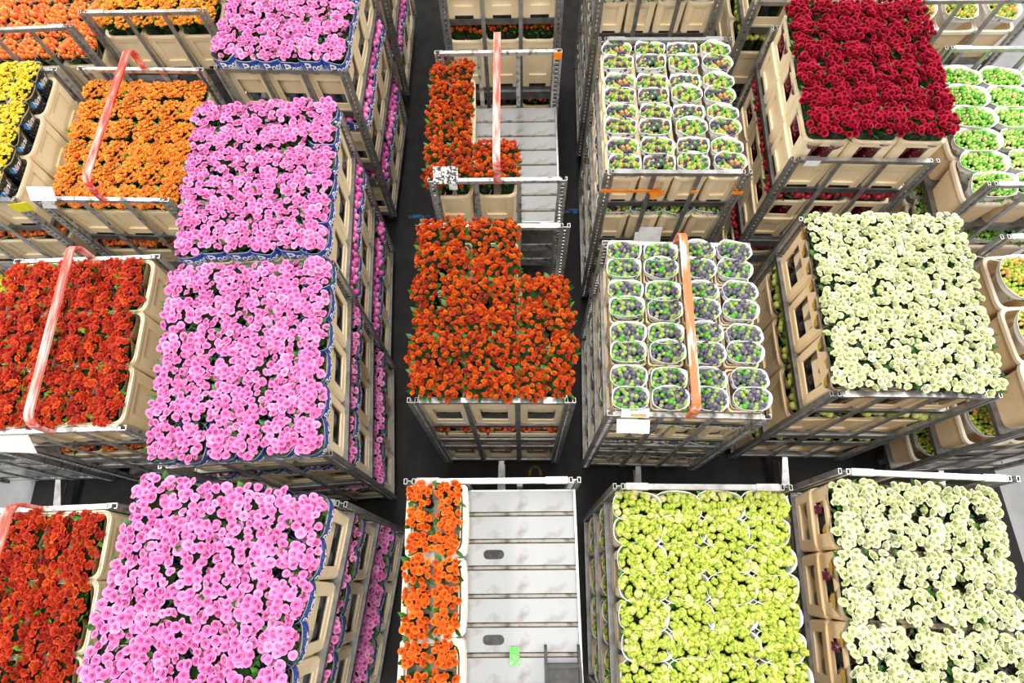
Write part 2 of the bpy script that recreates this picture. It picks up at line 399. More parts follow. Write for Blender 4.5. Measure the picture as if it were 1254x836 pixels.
def text_geom(s, bold=.0):
    cu = bpy.data.curves.new('t', 'FONT'); cu.body = s; cu.size = 1; cu.align_x = 'CENTER'; cu.offset = bold; cu.resolution_u = 2
    o = bpy.data.objects.new('t', cu); COL.objects.link(o)
    dg = bpy.context.evaluated_depsgraph_get(); me = o.evaluated_get(dg).to_mesh()
    vs = [tuple(v.co) for v in me.vertices]; fs = [tuple(p.vertices) for p in me.polygons]
    o.evaluated_get(dg).to_mesh_clear(); bpy.data.objects.remove(o); bpy.data.curves.remove(cu)
    return vs, fs
POOR = text_geom('Poor', .02); NINI = text_geom('Nini', .02)
PRN = {}
def print_mesh(kind, w, d, h, seed, t0=0):
    key = (kind, t0, round(w, 3), round(d, 3), round(h, 3), seed)
    if key in PRN: return PRN[key]
    m = MB(); mats = ['print_white', 'print_blue', 'print_gold']; mi = []
    if kind == 'poor':
        if True:
            vs, fs = POOR; out = []
            for x, y, z in vs:
                t = t0 + x * .50; v = .845 + y * .185
                p = sl_point(w + .008, d + .008, h, t, v, seed, .026); out.append(p)
            m.add(out, fs); mi += [0] * len(fs)
    elif kind == 'nini':
        if True:
            for k in range(1):
                n = 14; ce = [sl_point(w + .005, d + .005, h, t0 - .38 + .30 * math.cos(i * 6.2832 / n), .845 + .075 * math.sin(i * 6.2832 / n), seed) for i in range(n)]
                m.add(ce, [tuple(range(n))]); mi += [1]
            vs, fs = NINI; out = []
            for x, y, z in vs:
                out.append(sl_point(w + .009, d + .009, h, t0 + (x + .25 * y) * .46, .795 + y * .15, seed))
            m.add(out, fs); mi += [0] * len(fs)
    elif kind == 'gold':
        if True:
            n = 12
            out = [sl_point(w + .005, d + .005, h, t0 + .34 * math.cos(i * 6.2832 / n) * (1 + .25 * (i % 2)), .74 + .13 * math.sin(i * 6.2832 / n) * (1 + .3 * (i % 2)), seed) for i in range(n)]
            m.add(out, [tuple(range(n))]); mi += [2]
    elif kind == 'ribbon':
        if True:
            a = [sl_point(w + .005, d + .005, h, t0 + .3 * k / 4, .66 + .20 * k / 4, seed) for k in range(5)]
            b = [sl_point(w + .005, d + .005, h, t0 + .09 + .3 * k / 4, .64 + .20 * k / 4, seed) for k in range(5)]
            m.add(a + b, [(i, i + 1, 6 + i, 5 + i) for i in range(4)]); mi += [0] * 4
    me = m.mesh('print', ['ribbon_pink'] if kind == 'ribbon' else mats)
    me.polygons.foreach_set('material_index', mi); PRN[key] = me; return me

JOIN = {}
def joined(kind, w, d, n, seed, mat, size, dome, shape):
    key = (kind, round(w, 3), round(d, 3), n, seed, mat)
    if key in JOIN: return JOIN[key]
    rng = random.Random(seed * 7 + 1); m = MB(); src = ICO2 if shape == 'ico2' else ICO1
    for (x, y, z, ux, uy) in layout(w, d, n, seed * 31 + n, dome):
        s = size * rng.uniform(.8, 1.2); c = rng.random(); e = Euler((rng.uniform(-.5, .5), rng.uniform(-.5, .5), rng.uniform(0, 6))).to_matrix()
        if shape == 'cup':                          # small open blossom: ring of five petals round a heart
            k = 5; vs = [(0, 0, .12)]; fs = []
            for i in range(k):
                a = i * 6.2832 / k; b = .62
                vs += [(.30 * math.cos(a - b), .30 * math.sin(a - b), .24), (.52 * math.cos(a - .35), .52 * math.sin(a - .35), .30), (.52 * math.cos(a + .35), .52 * math.sin(a + .35), .30), (.30 * math.cos(a + b), .30 * math.sin(a + b), .24)]
                fs.append((0, 1 + 4 * i, 2 + 4 * i, 3 + 4 * i)); fs.append((0, 3 + 4 * i, 4 + 4 * i))
            k2 = len(vs); vs += [(.2 * p[0], .2 * p[1], .25 + .3 * p[2]) for p in ICO1[0]]; 
            vs2, fs2 = ICO1; fs += [tuple(i + k2 for i in f) for f in fs2]
            vs[k2:] = [(p[0] * .62, p[1] * .62, p[2] * .6 + .30) for p in vs2]
            fs.append(tuple(0 for _ in range(0)) or (0, 1, 5))
        else:
            vs, fs = src; vs = [(p[0] * .92, p[1] * .92, p[2] * 1.22 + .2) for p in vs]
        out = []
        for p in vs:
            q = e @ Vector(p); out.append((x + q.x * s, y + q.y * s, z + q.z * s))
        m.add(out, fs, (min(.999, c), 0))
    JOIN[key] = m.mesh(kind, mat, shape != 'cup', True); return JOIN[key]

# flower kinds: bunch grid per crate, blooms per bunch, bloom size, bunch height above the crate's foot, ...
FL = {
    'pink':    dict(noun='pink rose bunch', name='rose_bunch', grid=(2, 2), n=22, size=.050, head='pink', sleeve='film_blue', prn='poor', dome=.045, over=1.17, join='petals_pink_joined', leaf='leaf', nleaf=14, cat='rose bunch'),
    'flame':   dict(noun='flame red rose bunch', name='rose_bunch', grid=(2, 2), n=31, size=.042, head='flame', sleeve='film_clear', prn='ribbon', dome=.05, over=1.17, join='petals_flame_joined', leaf='leaf', nleaf=22, cat='rose bunch'),
    'orange':  dict(noun='orange rose bunch', name='rose_bunch', grid=(2, 3), n=15, size=.045, head='orange', sleeve='film_clear', prn=None, dome=.03, over=.92, join=None, leaf='leaf', nleaf=8, cat='rose bunch'),
    'crimson': dict(noun='dark red rose bunch', name='rose_bunch', grid=(2, 2), n=29, size=.045, head='crimson', sleeve='film_red', prn=None, dome=.05, over=1.14, join='petals_crimson_joined', leaf='leaf', nleaf=16, cat='rose bunch'),
    'white':   dict(noun='white rose bunch', name='rose_bunch', grid=(2, 3), n=15, size=.053, head='white', sleeve='film_black', prn='gold', dome=.035, over=1.12, join='petals_white_joined', leaf='leaf', nleaf=8, cat='rose bunch'),
    'white2':  dict(noun='white rose bunch', name='rose_bunch', grid=(2, 2), n=20, size=.056, head='white', sleeve='film_black', prn='gold', dome=.045, over=1.02, join='petals_white_joined', leaf='leaf', nleaf=8, cat='rose bunch'),
    'scarlet': dict(noun='scarlet bloom bunch', name='flower_bunch', grid=(2, 2), n=22, size=.054, head='scarlet', sleeve='film_yellow', prn=None, dome=.05, over=1.14, join='petals_flame_joined', leaf='leaf_bright', nleaf=9, cat='flower bunch'),
    'lime':    dict(noun='lime green bloom bunch', name='flower_bunch', grid=(1, 2), n=34, size=.045, head='lime', sleeve='paper', prn=None, dome=.02, over=1.10, join='berry_olive', leaf='leaf_bright', nleaf=24, cat='flower bunch'),
    'mixed':   dict(noun='mixed berry bunch', name='berry_bunch', grid=(1, 2), n=60, size=.032, join='berry_mixed', shape='ico2', sleeve='paper', prn=None, dome=.03, over=1.08, leaf='leaf_bright', nleaf=10, cat='berry bunch'),
    'purple':  dict(noun='purple berry bunch', name='berry_bunch', grid=(1, 2), n=50, size=.035, join='berry_purple', shape='ico2', sleeve='paper', prn=None, dome=.03, over=1.10, leaf='leaf_bright', nleaf=10, cat='berry bunch'),
    'green':   dict(noun='bright green berry bunch', name='berry_bunch', grid=(1, 2), n=95, size=.026, join='berry_green', shape='ico2', sleeve='paper', prn=None, dome=.03, over=1.0, leaf='leaf_bright', nleaf=26, cat='berry bunch'),
    'gold':    dict(noun='golden green berry bunch', name='berry_bunch', grid=(1, 1), n=110, size=.030, join='berry_gold', shape='ico2', sleeve='paper', prn=None, dome=.04, over=.82, leaf='leaf_bright', nleaf=18, cat='berry bunch'),
    'olive':   dict(noun='olive green bloom bunch', name='flower_bunch', grid=(2, 2), n=30, size=.042, join='berry_olive', shape='ico2', sleeve='film_clear', prn=None, dome=.05, over=1.1, leaf='leaf', nleaf=8, cat='flower bunch'),
    'oberry':  dict(noun='orange berry bunch', name='berry_bunch', grid=(2, 2), n=42, size=.034, join='berry_orange', shape='ico2', sleeve='film_ring', prn=None, dome=.05, over=1.02, leaf='leaf', nleaf=14, cat='berry bunch'),
    'yellow':  dict(noun='yellow blossom bunch', name='flower_bunch', grid=(2, 2), n=70, size=.031, join='blossom_yellow', shape='cup', sleeve='film_nini', prn='nini', dome=.06, over=1.08, leaf='leaf', nleaf=9, cat='flower bunch'),
    'oblos':   dict(noun='orange blossom bunch', name='flower_bunch', grid=(2, 2), n=80, size=.030, join='blossom_orange', shape='cup', sleeve='film_clear', prn=None, dome=.05, over=1.10, leaf='leaf_bright', nleaf=14, cat='flower bunch'),
    'amber':   dict(noun='amber blossom bunch', name='flower_bunch', grid=(2, 2), n=80, size=.030, join='blossom_amber', shape='cup', sleeve='film_clear', prn=None, dome=.05, over=1.05, leaf='leaf_bright', nleaf=14, cat='flower bunch'),
}

def make_bunch(parent_mat, fk, w, d, h, seed, label, group, individual, edge, tilt):
    F = FL[fk]; rng = random.Random(seed)
    root = link(F['noun'].replace(' ', '_'), None); root.empty_display_size = .05
    root.matrix_world = parent_mat @ Euler((tilt[1], tilt[0], rng.uniform(-.04, .04))).to_matrix().to_4x4()
    tag(root, label, F['cat'], group)
    var = seed % 4
    berry = 'shape' in F
    sl_h = h - (.012 if F['sleeve'] == 'paper' else .030 if F['prn'] == 'poor' else .055)
    fw = .030 if F['prn'] in ('poor', 'gold', 'nini') and edge else .004 if F['prn'] == 'poor' else .012   # printed film flares past the outer blooms
    if F['prn'] == 'poor':
        edge = [e for e in edge if e != 'left']; fw = .008 if edge else .004
        sl_h = h - (.055 if 'right' in edge or 'front' in edge else .075)
    fl_ = .026 if F['prn'] == 'poor' and ('right' in edge or 'front' in edge) else 0.0
    s = link('sleeve', sleeve(w + fw, d + fw, sl_h, var, F['sleeve'], fl_), root)
    if F['prn'] and edge:
        for side in edge:
            t0 = {'right': -.25, 'front': -1.25, 'left': 3.1}[side]
            link('printed_ribbon' if F['prn'] == 'ribbon' else 'printed_lettering' if F['prn'] in ('poor', 'nini') else 'printed_motif', print_mesh(F['prn'], w + fw, d + fw, sl_h, var, t0), s)
    fo = link('foliage', foliage(w, d, h - (.015 if berry else 0.0), var, F['leaf'], F['nleaf']), root); fo['kind'] = 'stuff'
    if individual and not berry:
        hs = HEADS[F['head']]
        for (x, y, z, ux, uy) in layout(w * (.86 if F['prn'] == 'poor' and edge else .93), d * (.86 if F['prn'] == 'poor' and edge else .93), F['n'], seed, F['dome']):
            sc = F['size'] * rng.uniform(.84, 1.22)
            link('bloom', rng.choice(hs), root, (x, y, h + z - sc * .55), (-uy * .45 + rng.uniform(-.22, .22), ux * .45 + rng.uniform(-.22, .22), rng.uniform(0, 6.28)), sc)
    else:
        o = link('berries' if 'berry' in F['name'] else 'blooms', joined('berries' if 'berry' in F['name'] else 'blooms', w * .92, d * .92, F['n'], var, F['join'], F['size'], F['dome'], F.get('shape', 'ico1' if not berry else 'ico2') if berry else 'ico2'), root, (0, 0, h - F['size'] * .9))
        o['kind'] = 'stuff'
    return root

# ------------------------------------------------------------------ crates
def ring_side(ax, ay, bx, by, h, side, inset=0.0):
    """bilinear map of one wall (u along, v up, d inwards)"""
    def P(u, v, dd=0.0):
        hx = ax + (bx - ax) * v; hy = ay + (by - ay) * v
        c = .016
        if side in (0, 2):
            x = (-hx + c) + u * (2 * hx - 2 * c); y = -hy + dd
            return (x, y, v * h) if side == 0 else (-x, -y, v * h)
        y = (-hy + c) + u * (2 * hy - 2 * c); x = hx - dd
        return (x, y, v * h) if side == 1 else (-x, -y, v * h)
    return P
def plate(m, P, us, vsl, t, holes, recess=None, rd=.014):
    nu, nv = len(us), len(vsl)
    def q(a, flip=False): m.add(a, [(3, 2, 1, 0) if flip else (0, 1, 2, 3)])
    for j in range(nv - 1):
        for i in range(nu - 1):
            u0_, u1_, v0_, v1_ = us[i], us[i + 1], vsl[j], vsl[j + 1]
            cs = [(u0_, v0_), (u1_, v0_), (u1_, v1_), (u0_, v1_)]
            if (i, j) in holes or (recess and (i, j) in recess):
                dep = t if (i, j) in holes else rd
                for k in range(4):
                    a, b = cs[k], cs[(k + 1) % 4]
                    q([P(*a), P(*b), P(*b, dep), P(*a, dep)], True)
                if recess and (i, j) in recess:
                    q([P(*c, rd) for c in cs]); q([P(*c, t + rd * .4) for c in cs], True)
                continue
            q([P(*c) for c in cs]); q([P(*c, t) for c in cs], True)
    for i in range(nu - 1):
        q([P(us[i], 1), P(us[i + 1], 1), P(us[i + 1], 1, t), P(us[i], 1, t)])
        q([P(us[i], 0), P(us[i + 1], 0), P(us[i + 1], 0, t), P(us[i], 0, t)], True)
def shell(w, d, h, us, vsl, holes, recess=None, taper=.94, t=.010):
    m = MB(); ax, ay = w / 2 * taper, d / 2 * taper; bx, by = w / 2, d / 2; c = .016
    for s in range(4): plate(m, ring_side(ax, ay, bx, by, h, s), us, vsl, t, holes, recess)
    for sx in (-1, 1):
        for sy in (-1, 1):
            a = [(sx * (ax - c), sy * ay, 0), (sx * ax, sy * (ay - c), 0), (sx * bx, sy * (by - c), h), (sx * (bx - c), sy * by, h)]
            i = [(x - sx * t, y - sy * t, z) for x, y, z in a]
            m.add(a + i, [(0, 1, 2, 3), (7, 6, 5, 4), (3, 2, 6, 7)])
    return m
def rim_mb(w, d, z0, z1, out=.010, inn=.012):
    m = MB(); n = 24
    def ring(k, z): return [(superell(w / 2 + k, d / 2 + k, i * 6.2832 / n, .30)) + (z,) for i in range(n)]
    rs = ring(-inn, z1) + ring(out, z1) + ring(out, z0) + ring(-inn, z0)
    m.add(rs, [(r * n + i, r * n + (i + 1) % n, ((r + 1) % 4) * n + (i + 1) % n, ((r + 1) % 4) * n + i) for r in range(4) for i in range(n)])
    return m
def bucket_mb(w, d, z0, z1, taper=.72, t=.006, floor=True):
    m = MB(); n = 24
    def ring(k, z, q=0): return [(superell(w / 2 * k - q, d / 2 * k - q, i * 6.2832 / n, .30)) + (z,) for i in range(n)]
    rs = ring(taper, z0) + ring(1, z1) + ring(1, z1, t) + ring(taper, z0 + t, t)
    m.add(rs, [(r * n + i, r * n + (i + 1) % n, (r + 1) * n + (i + 1) % n, (r + 1) * n + i) for r in range(3) for i in range(n)])
    if floor: m.f += [tuple(reversed(range(n))), tuple(range(3 * n, 4 * n))]
    return m
CR = {}
def crate_parts(style, w, d, h, mat='crate'):
    key = (style, round(w, 3), round(d, 3), round(h, 3), mat)
    if key in CR: return CR[key]
    P = []
    U = [0, .16, .84, 1]
    if style == 'window':                          # open outer frame round an inner bucket
        P.append(('outer_frame', shell(w, d, h, U, [0, .18, .74, 1], {(1, 1)}).mesh('outer_frame', mat)))
        P.append(('inner_bucket', bucket_mb(w - .034, d - .034, h * .34, h - .006, .86).mesh('inner_bucket', 'crate_in', False)))
        P.append(('base_rim', rim_mb(w * .94, d * .94, 0, .018, .004, .03).mesh('base_rim', mat)))
    elif style == 'panel':                         # closed walls, recessed panel, arched foot
        P.append(('body', shell(w, d, h, [0, .2, .8, 1], [0, .07, .26, .84, 1], {(1, 0)}, {(1, 2)}).mesh('body', mat)))
        P.append(('base', bucket_mb(w * .9, d * .9, h * .08, h * .10, 1.0).mesh('base', mat)))
        P.append(('rim', rim_mb(w, d, h - .022, h).mesh('rim', mat)))
    elif style in ('collared', 'collared_window'):
        hl = h * .52
        if style == 'collared':
            P.append(('body', shell(w, d, hl, [0, .2, .8, 1], [0, .1, .22, .80, 1], {(1, 0)}, {(1, 2)}).mesh('body', mat)))
        else:
            P.append(('body', shell(w, d, hl, U, [0, .2, .78, 1], {(1, 1)}).mesh('body', mat)))
            P.append(('inner_bucket', bucket_mb(w - .034, d - .034, hl * .4, hl - .006, .86).mesh('inner_bucket', 'crate_in', False)))
        P.append(('base', bucket_mb(w * .88, d * .88, h * .04, h * .05, 1.0).mesh('base', mat)))
        c = shell(w - .004, d - .004, h - hl - .002, [0, .22, .78, 1], [0, .22, .78, 1], {(1, 1)}, None, .96)
        c.v = [(x, y, z + hl + .002) for x, y, z in c.v]
        P.append(('collar', c.mesh('collar', mat)))
        P.append(('collar_rim', rim_mb(w - .004, d - .004, hl - .006, hl + .012).mesh('collar_rim', mat)))
        P.append(('rim', rim_mb(w, d, h - .012, h + .004, .006, .012).mesh('rim', mat)))
    elif style == 'plain':
        P.append(('body', bucket_mb(w, d, 0, h, .84, .010).mesh('body', mat, False)))
        P.append(('rim', rim_mb(w, d, h - .026, h + .002, .012, .010).mesh('rim', 'crate_pale')))
    elif style == 'low':
        P.append(('body', shell(w, d, h, U, [0, .25, .78, 1], {(1, 1)}).mesh('body', mat)))
        P.append(('inner_bucket', bucket_mb(w * .80, d * .86, .02, h - .006, .86).mesh('inner_bucket', mat, False)))
        P.append(('base', rim_mb(w * .94, d * .94, 0, .018, .004, .03).mesh('base', mat)))
        P.append(('rim', rim_mb(w, d, h - .016, h, .006, .024).mesh('rim', mat)))
    CR[key] = P; return P

# ------------------------------------------------------------------ trolleys
W, L = 1.0, 1.2245
def tube(m, x0, x1, y0, y1, z0, z1, t=.004):
    m.box(x0, x1, y0, y0 + t, z0, z1); m.box(x0, x1, y1 - t, y1, z0, z1)
    m.box(x0, x0 + t, y0 + t, y1 - t, z0, z1); m.box(x1 - t, x1, y0 + t, y1 - t, z0, z1)
def slotted(m, x0, x1, y0, y1, z0, z1, sw=.5, pitch=.046, sh=.55):
    xa = x0 + (x1 - x0) * (1 - sw) / 2; xb = x1 - (x1 - x0) * (1 - sw) / 2
    m.box(x0, xa, y0, y1, z0, z1); m.box(xb, x1, y0, y1, z0, z1)
    z = z0; n = int((z1 - z0) / pitch)
    for i in range(n + 1):
        za = z0 + i * pitch; zb = min(z1, za + pitch * (1 - sh))
        if zb > za: m.box(xa, xb, y0, y1, za, zb)
PB = .20                                    # underside of the frames above the floor
POST = {}
def post_mesh(kind, sx, sy):
    key = (kind, sx, sy)
    if key in POST: return POST[key]
    m = MB(); zt = TOP if kind == 1 else TOP - .168
    if kind == 1:
        tube(m, -.033, -.013, -.016, .016, PB, zt); tube(m, .013, .033, -.016, .016, PB, zt)
        slotted(m, -.013, .013, -.003 + sy * .006, .003 + sy * .006, PB, zt - .03)
    else:
        slotted(m, -.033, .033, sy * .014 - .003, sy * .014 + .003, PB, zt - .03, .36)
        m.box(-.033, -.028, -.017, .017, PB, zt); m.box(.028, .033, -.017, .017, PB, zt)
        m.box(-.033, .033, sy * .014 - .003, sy * .014 + .003, zt - .03, zt)
        m.box(-.028, -.016, -sy * .014 - .003, -sy * .014 + .003, PB, zt); m.box(.016, .028, -sy * .014 - .003, -sy * .014 + .003, PB, zt)
    POST[key] = m.mesh('corner_post', 'alu' if kind == 1 else 'alu_worn'); return POST[key]
GEN = {}
def boxmesh(name, sx, sy, sz, mat):
    key = (name, round(sx, 4), round(sy, 4), round(sz, 4), mat)
    if key not in GEN:
        m = MB(); m.box(-sx / 2, sx / 2, -sy / 2, sy / 2, -sz / 2, sz / 2); GEN[key] = m.mesh(name, mat)
    return GEN[key]
def rail_mesh(kind):
    if ('rail', kind) in GEN: return GEN[('rail', kind)]
    m = MB(); w = W / 2 - .068
    m.box(-w, w, -.015, .015, -.034, -.002)
    if kind == 1:
        for s in (-1, 1):
            m.box(min(s * (w - .13), s * (w - .005)), max(s * (w - .13), s * (w - .005)), -.019, .019, -.030, .002)
    else:
        m.box(-w - .03, w + .03, -.010, .010, -.030, -.006)
    GEN[('rail', kind)] = m.mesh('top_rail', 'alu' if kind == 1 else 'alu_worn'); return GEN[('rail', kind)]
def shelf_mesh():
    if 'shelf' in GEN: return GEN['shelf']
    m = MB(); a, b = .485, L / 2 - .036
    m.box(-a + .008, a - .008, -b + .008, b - .008, -.016, 0)
    for s in (-1, 1):
        m.box(min(s * a, s * (a - .008)), max(s * a, s * (a - .008)), -b, b, -.030, .006)
        m.box(-a + .008, a - .008, min(s * b, s * (b - .008)), max(s * b, s * (b - .008)), -.045, .010)
    GEN['shelf'] = m.mesh('shelf', 'alu_shelf'); return GEN['shelf']
def wheel_mesh():
    if 'wheel' in GEN: return GEN['wheel']
    m = MB(); n = 20
    for k in range(2):
        r = .075 if k == 0 else .03; hw = .018 if k == 0 else .024
        vs = [(x, r * math.cos(i * 6.2832 / n), .075 + r * math.sin(i * 6.2832 / n)) for x in (-hw, hw) for i in range(n)]
        m.add(vs, [(i, (i + 1) % n, n + (i + 1) % n, n + i) for i in range(n)] + [tuple(range(n)), tuple(range(2 * n - 1, n - 1, -1))])
    GEN['wheel'] = m.mesh('wheel', 'rubber'); return GEN['wheel']
def fork_mesh():
    if 'fork' in GEN: return GEN['fork']
    m = MB(); m.box(-.034, -.027, -.022, .022, .06, .165); m.box(.027, .034, -.022, .022, .06, .165); m.box(-.034, .034, -.03, .03, .160, .172)
    GEN['fork'] = m.mesh('wheel_fork', 'alu'); return GEN['fork']
def hoop_mesh(hh, mat):
    key = ('hoop', hh, mat)
    if key in GEN: return GEN[key]
    yb = L / 2 - .016; pts = [(yb, -.03), (yb, hh - .07)]
    for k in range(1, 7): a = k / 6 * math.pi / 2; pts.append((yb - .07 + .07 * math.cos(a), hh - .07 + .07 * math.sin(a)))
    pts += [(y, hh) for y in (.3, 0, -.3)]
    for k in range(0, 6): a = math.pi / 2 + k / 6 * math.pi / 2; pts.append((-yb + .07 + .07 * math.cos(a), hh - .07 + .07 * math.sin(a)))
    pts += [(-yb, hh - .07), (-yb, -.03)]
    m = MB(); w = .026; t = .008; vs = []
    for i, (y, z) in enumerate(pts):
        p, q = pts[max(0, i - 1)], pts[min(len(pts) - 1, i + 1)]
        dy, dz = q[0] - p[0], q[1] - p[1]; l = math.hypot(dy, dz) or 1; ny, nz = -dz / l, dy / l
        if (y * ny + (z - 0) * nz) < 0: ny, nz = -ny, -nz
        vs += [(-w, y, z), (w, y, z), (w, y + ny * t * 2, z + nz * t * 2), (-w, y + ny * t * 2, z + nz * t * 2)]
    fs = [(4 * i + j, 4 * i + (j + 1) % 4, 4 * i + 4 + (j + 1) % 4, 4 * i + 4 + j) for i in range(len(pts) - 1) for j in range(4)]
    fs += [(3, 2, 1, 0), tuple(4 * (len(pts) - 1) + j for j in range(4))]
    m.add(vs, fs); GEN[key] = m.mesh('hoop_handle', mat); return GEN[key]

TW = {}
def trolley(key, x, y, q, kind, shelves, label, hoop=None, decks=(), towbar=True, towx=0.0):
    root = link('flower_trolley', None, None, (x, y, 0), (0, 0, R(q))); root.empty_display_size = .3
    tag(root, label, 'trolley', 'auction flower trolleys')
    zt = TOP if kind == 1 else TOP - .168
    TW[key] = Matrix.Translation((x, y, 0)) @ Matrix.Rotation(R(q), 4, 'Z')
    am = 'alu' if kind == 1 else 'alu_worn'
    for sx in (-1, 1):
        for sy in (-1, 1):
            link('corner_post', post_mesh(kind, sx, sy), root, (sx * (W / 2 - .033), sy * (L / 2 - .016), 0))
    for sy in (-1, 1):
        yy = sy * (L / 2 - .016)
        link('top_rail', rail_mesh(kind), root, (0, yy, zt))
        for sx in (-1, 1):
            link('frame_bar', boxmesh('frame_bar', .034, .014, zt - .034 - PB - .05, am), root, (sx * .155, yy + sy * .002, (zt - .034 + PB + .05) / 2))
        for zr, hh in ((1.02, .10), (.76, .12), (PB + .03, .06)):
            link('cross_rail', boxmesh('cross_rail', W - .136, .012, hh, am), root, (0, yy - sy * .012, zr))
    for z in shelves:
        if z in decks:
            s = link('shelf', GEN['deckframe'] if 'deckframe' in GEN else deck_frame(), root, (0, 0, z))
            deck_planks(s, key)
        else:
            link('shelf', shelf_mesh(), root, (0, 0, z))
    for sx in (-1, 1):
        for sy in (-1, 1):
            wf = link('wheel_fork', fork_mesh(), root, (sx * .40, sy * .48, 0)); link('wheel', wheel_mesh(), wf)
    if towbar:
        link('tow_bar', tow_mesh(), root, (towx, -L / 2, 0))
    if hoop:
        hx, hh, mt = hoop
        link('hoop_handle', hoop_mesh(hh, mt), root, (hx, 0, zt))
    return root
def tow_mesh():
    if 'tow' in GEN: return GEN['tow']
    m = MB()
    m.add([(-.022, .02, .20), (.022, .02, .20), (.042, -.34, .10), (-.042, -.34, .10), (-.022, .02, .212), (.022, .02, .212), (.042, -.34, .112), (-.042, -.34, .112)],
          [(3, 2, 1, 0), (4, 5, 6, 7), (0, 1, 5, 4), (1, 2, 6, 5), (2, 3, 7, 6), (3, 0, 4, 7)])
    for s in (-1, 1): m.box(s * .026 - .004, s * .026 + .004, -.34, .0, .112, .135)
    GEN['tow'] = m.mesh('tow_bar', 'alu'); return GEN['tow']
def deck_frame():
    m = MB(); a, b = .485, L / 2 - .036
    for s in (-1, 1):
        m.box(min(s * a, s * (a - .014)), max(s * a, s * (a - .014)), -b, b, -.045, .012)
        m.box(-a + .014, a - .014, min(s * b, s * (b - .008)), max(s * b, s * (b - .008)), -.045, .004)
    for yy in (-.35, 0, .35): m.box(-a + .014, a - .014, yy - .02, yy + .02, -.045, -.018)
    GEN['deckframe'] = m.mesh('shelf', 'alu'); return GEN['deckframe']
def plank_mesh(w, dpt, hole=None):
    key = ('plank', round(w, 3), round(dpt, 3), hole)
    if key in GEN: return GEN[key]
    m = MB(); hx, hy, z0, z1 = w / 2, dpt / 2, -.016, 0
    if hole is None: m.box(-hx, hx, -hy, hy, z0, z1)
    else:                                            # plank with an oval grip hole cut through it
        cx, r, ln = hole; k = 9
        st = [(cx + ln + r * math.cos(a), r * math.sin(a)) for a in [-math.pi / 2 + i * math.pi / (k - 1) for i in range(k)]]
        st += [(cx - ln + r * math.cos(a), r * math.sin(a)) for a in [math.pi / 2 + i * math.pi / (k - 1) for i in range(k)]]
        ex = ln + r + .03
        ot = [(cx + ex, -hy)] + [(cx + ex, -hy + 2 * hy * i / (k - 2)) for i in range(1, k - 2)] + [(cx + ex, hy), (cx + ex * .6, hy)]
        ot = [(cx + ex * (.5 if i in (0, k - 1) else 1), (-hy if i == 0 else hy if i == k - 1 else -hy + 2 * hy * (i - 1) / (k - 3))) for i in range(k)]
        ot += [(cx - ex * (.5 if i in (0, k - 1) else 1), (hy if i == 0 else -hy if i == k - 1 else hy - 2 * hy * (i - 1) / (k - 3))) for i in range(k)]
        n = 2 * k
        for z, fl in ((z1, False), (z0, True)):
            m.add([(p[0], p[1], z) for p in st + ot], [((i, n + i, n + (i + 1) % n, (i + 1) % n) if fl is False else ((i + 1) % n, n + (i + 1) % n, n + i, i)) for i in range(n)])
        m.add([(p[0], p[1], z) for z in (z1, z0) for p in st], [(i, (i + 1) % n, n + (i + 1) % n, n + i) for i in range(n)])
        m.box(-hx, cx - ex, -hy, hy, z0, z1); m.box(cx + ex, hx, -hy, hy, z0, z1)
        for s in (-1, 1):
            m.add([(cx - ex, s * hy, z0), (cx + ex, s * hy, z0), (cx + ex, s * hy, z1), (cx - ex, s * hy, z1)], [(0, 1, 2, 3)])
    GEN[key] = m.mesh('shelf_plank', 'deck'); return GEN[key]
def ridge_mesh(w):
    if 'ridge' in GEN: return GEN['ridge']
    m = MB(); y = .013
    m.add([(-w / 2, -y, -.016), (w / 2, -y, -.016), (w / 2, -y * .55, .009), (-w / 2, -y * .55, .009), (-w / 2, y * .55, .009), (w / 2, y * .55, .009), (w / 2, y, -.016), (-w / 2, y, -.016)],
          [(0, 1, 2, 3), (3, 2, 5, 4), (4, 5, 6, 7), (7, 6, 1, 0), (0, 3, 4, 7), (1, 6, 5, 2)])
    GEN['ridge'] = m.mesh('shelf_ridge', 'deck_ridge'); return GEN['ridge']
def deck_planks(s, key):
    b = L / 2 - .044; ys = [-.461, -.311, -.161, -.012, .138, .284, .436]
    edges = [-b] + ys + [b]
    for i in range(len(edges) - 1):
        y0 = edges[i] + (.014 if i else 0); y1 = edges[i + 1] - (.014 if i < len(edges) - 2 else 0)
        hole = (.0, .026, .034) if key == 'D3' and i in (2, 5) else None
        link('shelf_plank', plank_mesh(.940, y1 - y0, hole), s, (0, (y0 + y1) / 2, 0))
    for y in ys: link('shelf_ridge', ridge_mesh(.940), s, (0, y, 0))

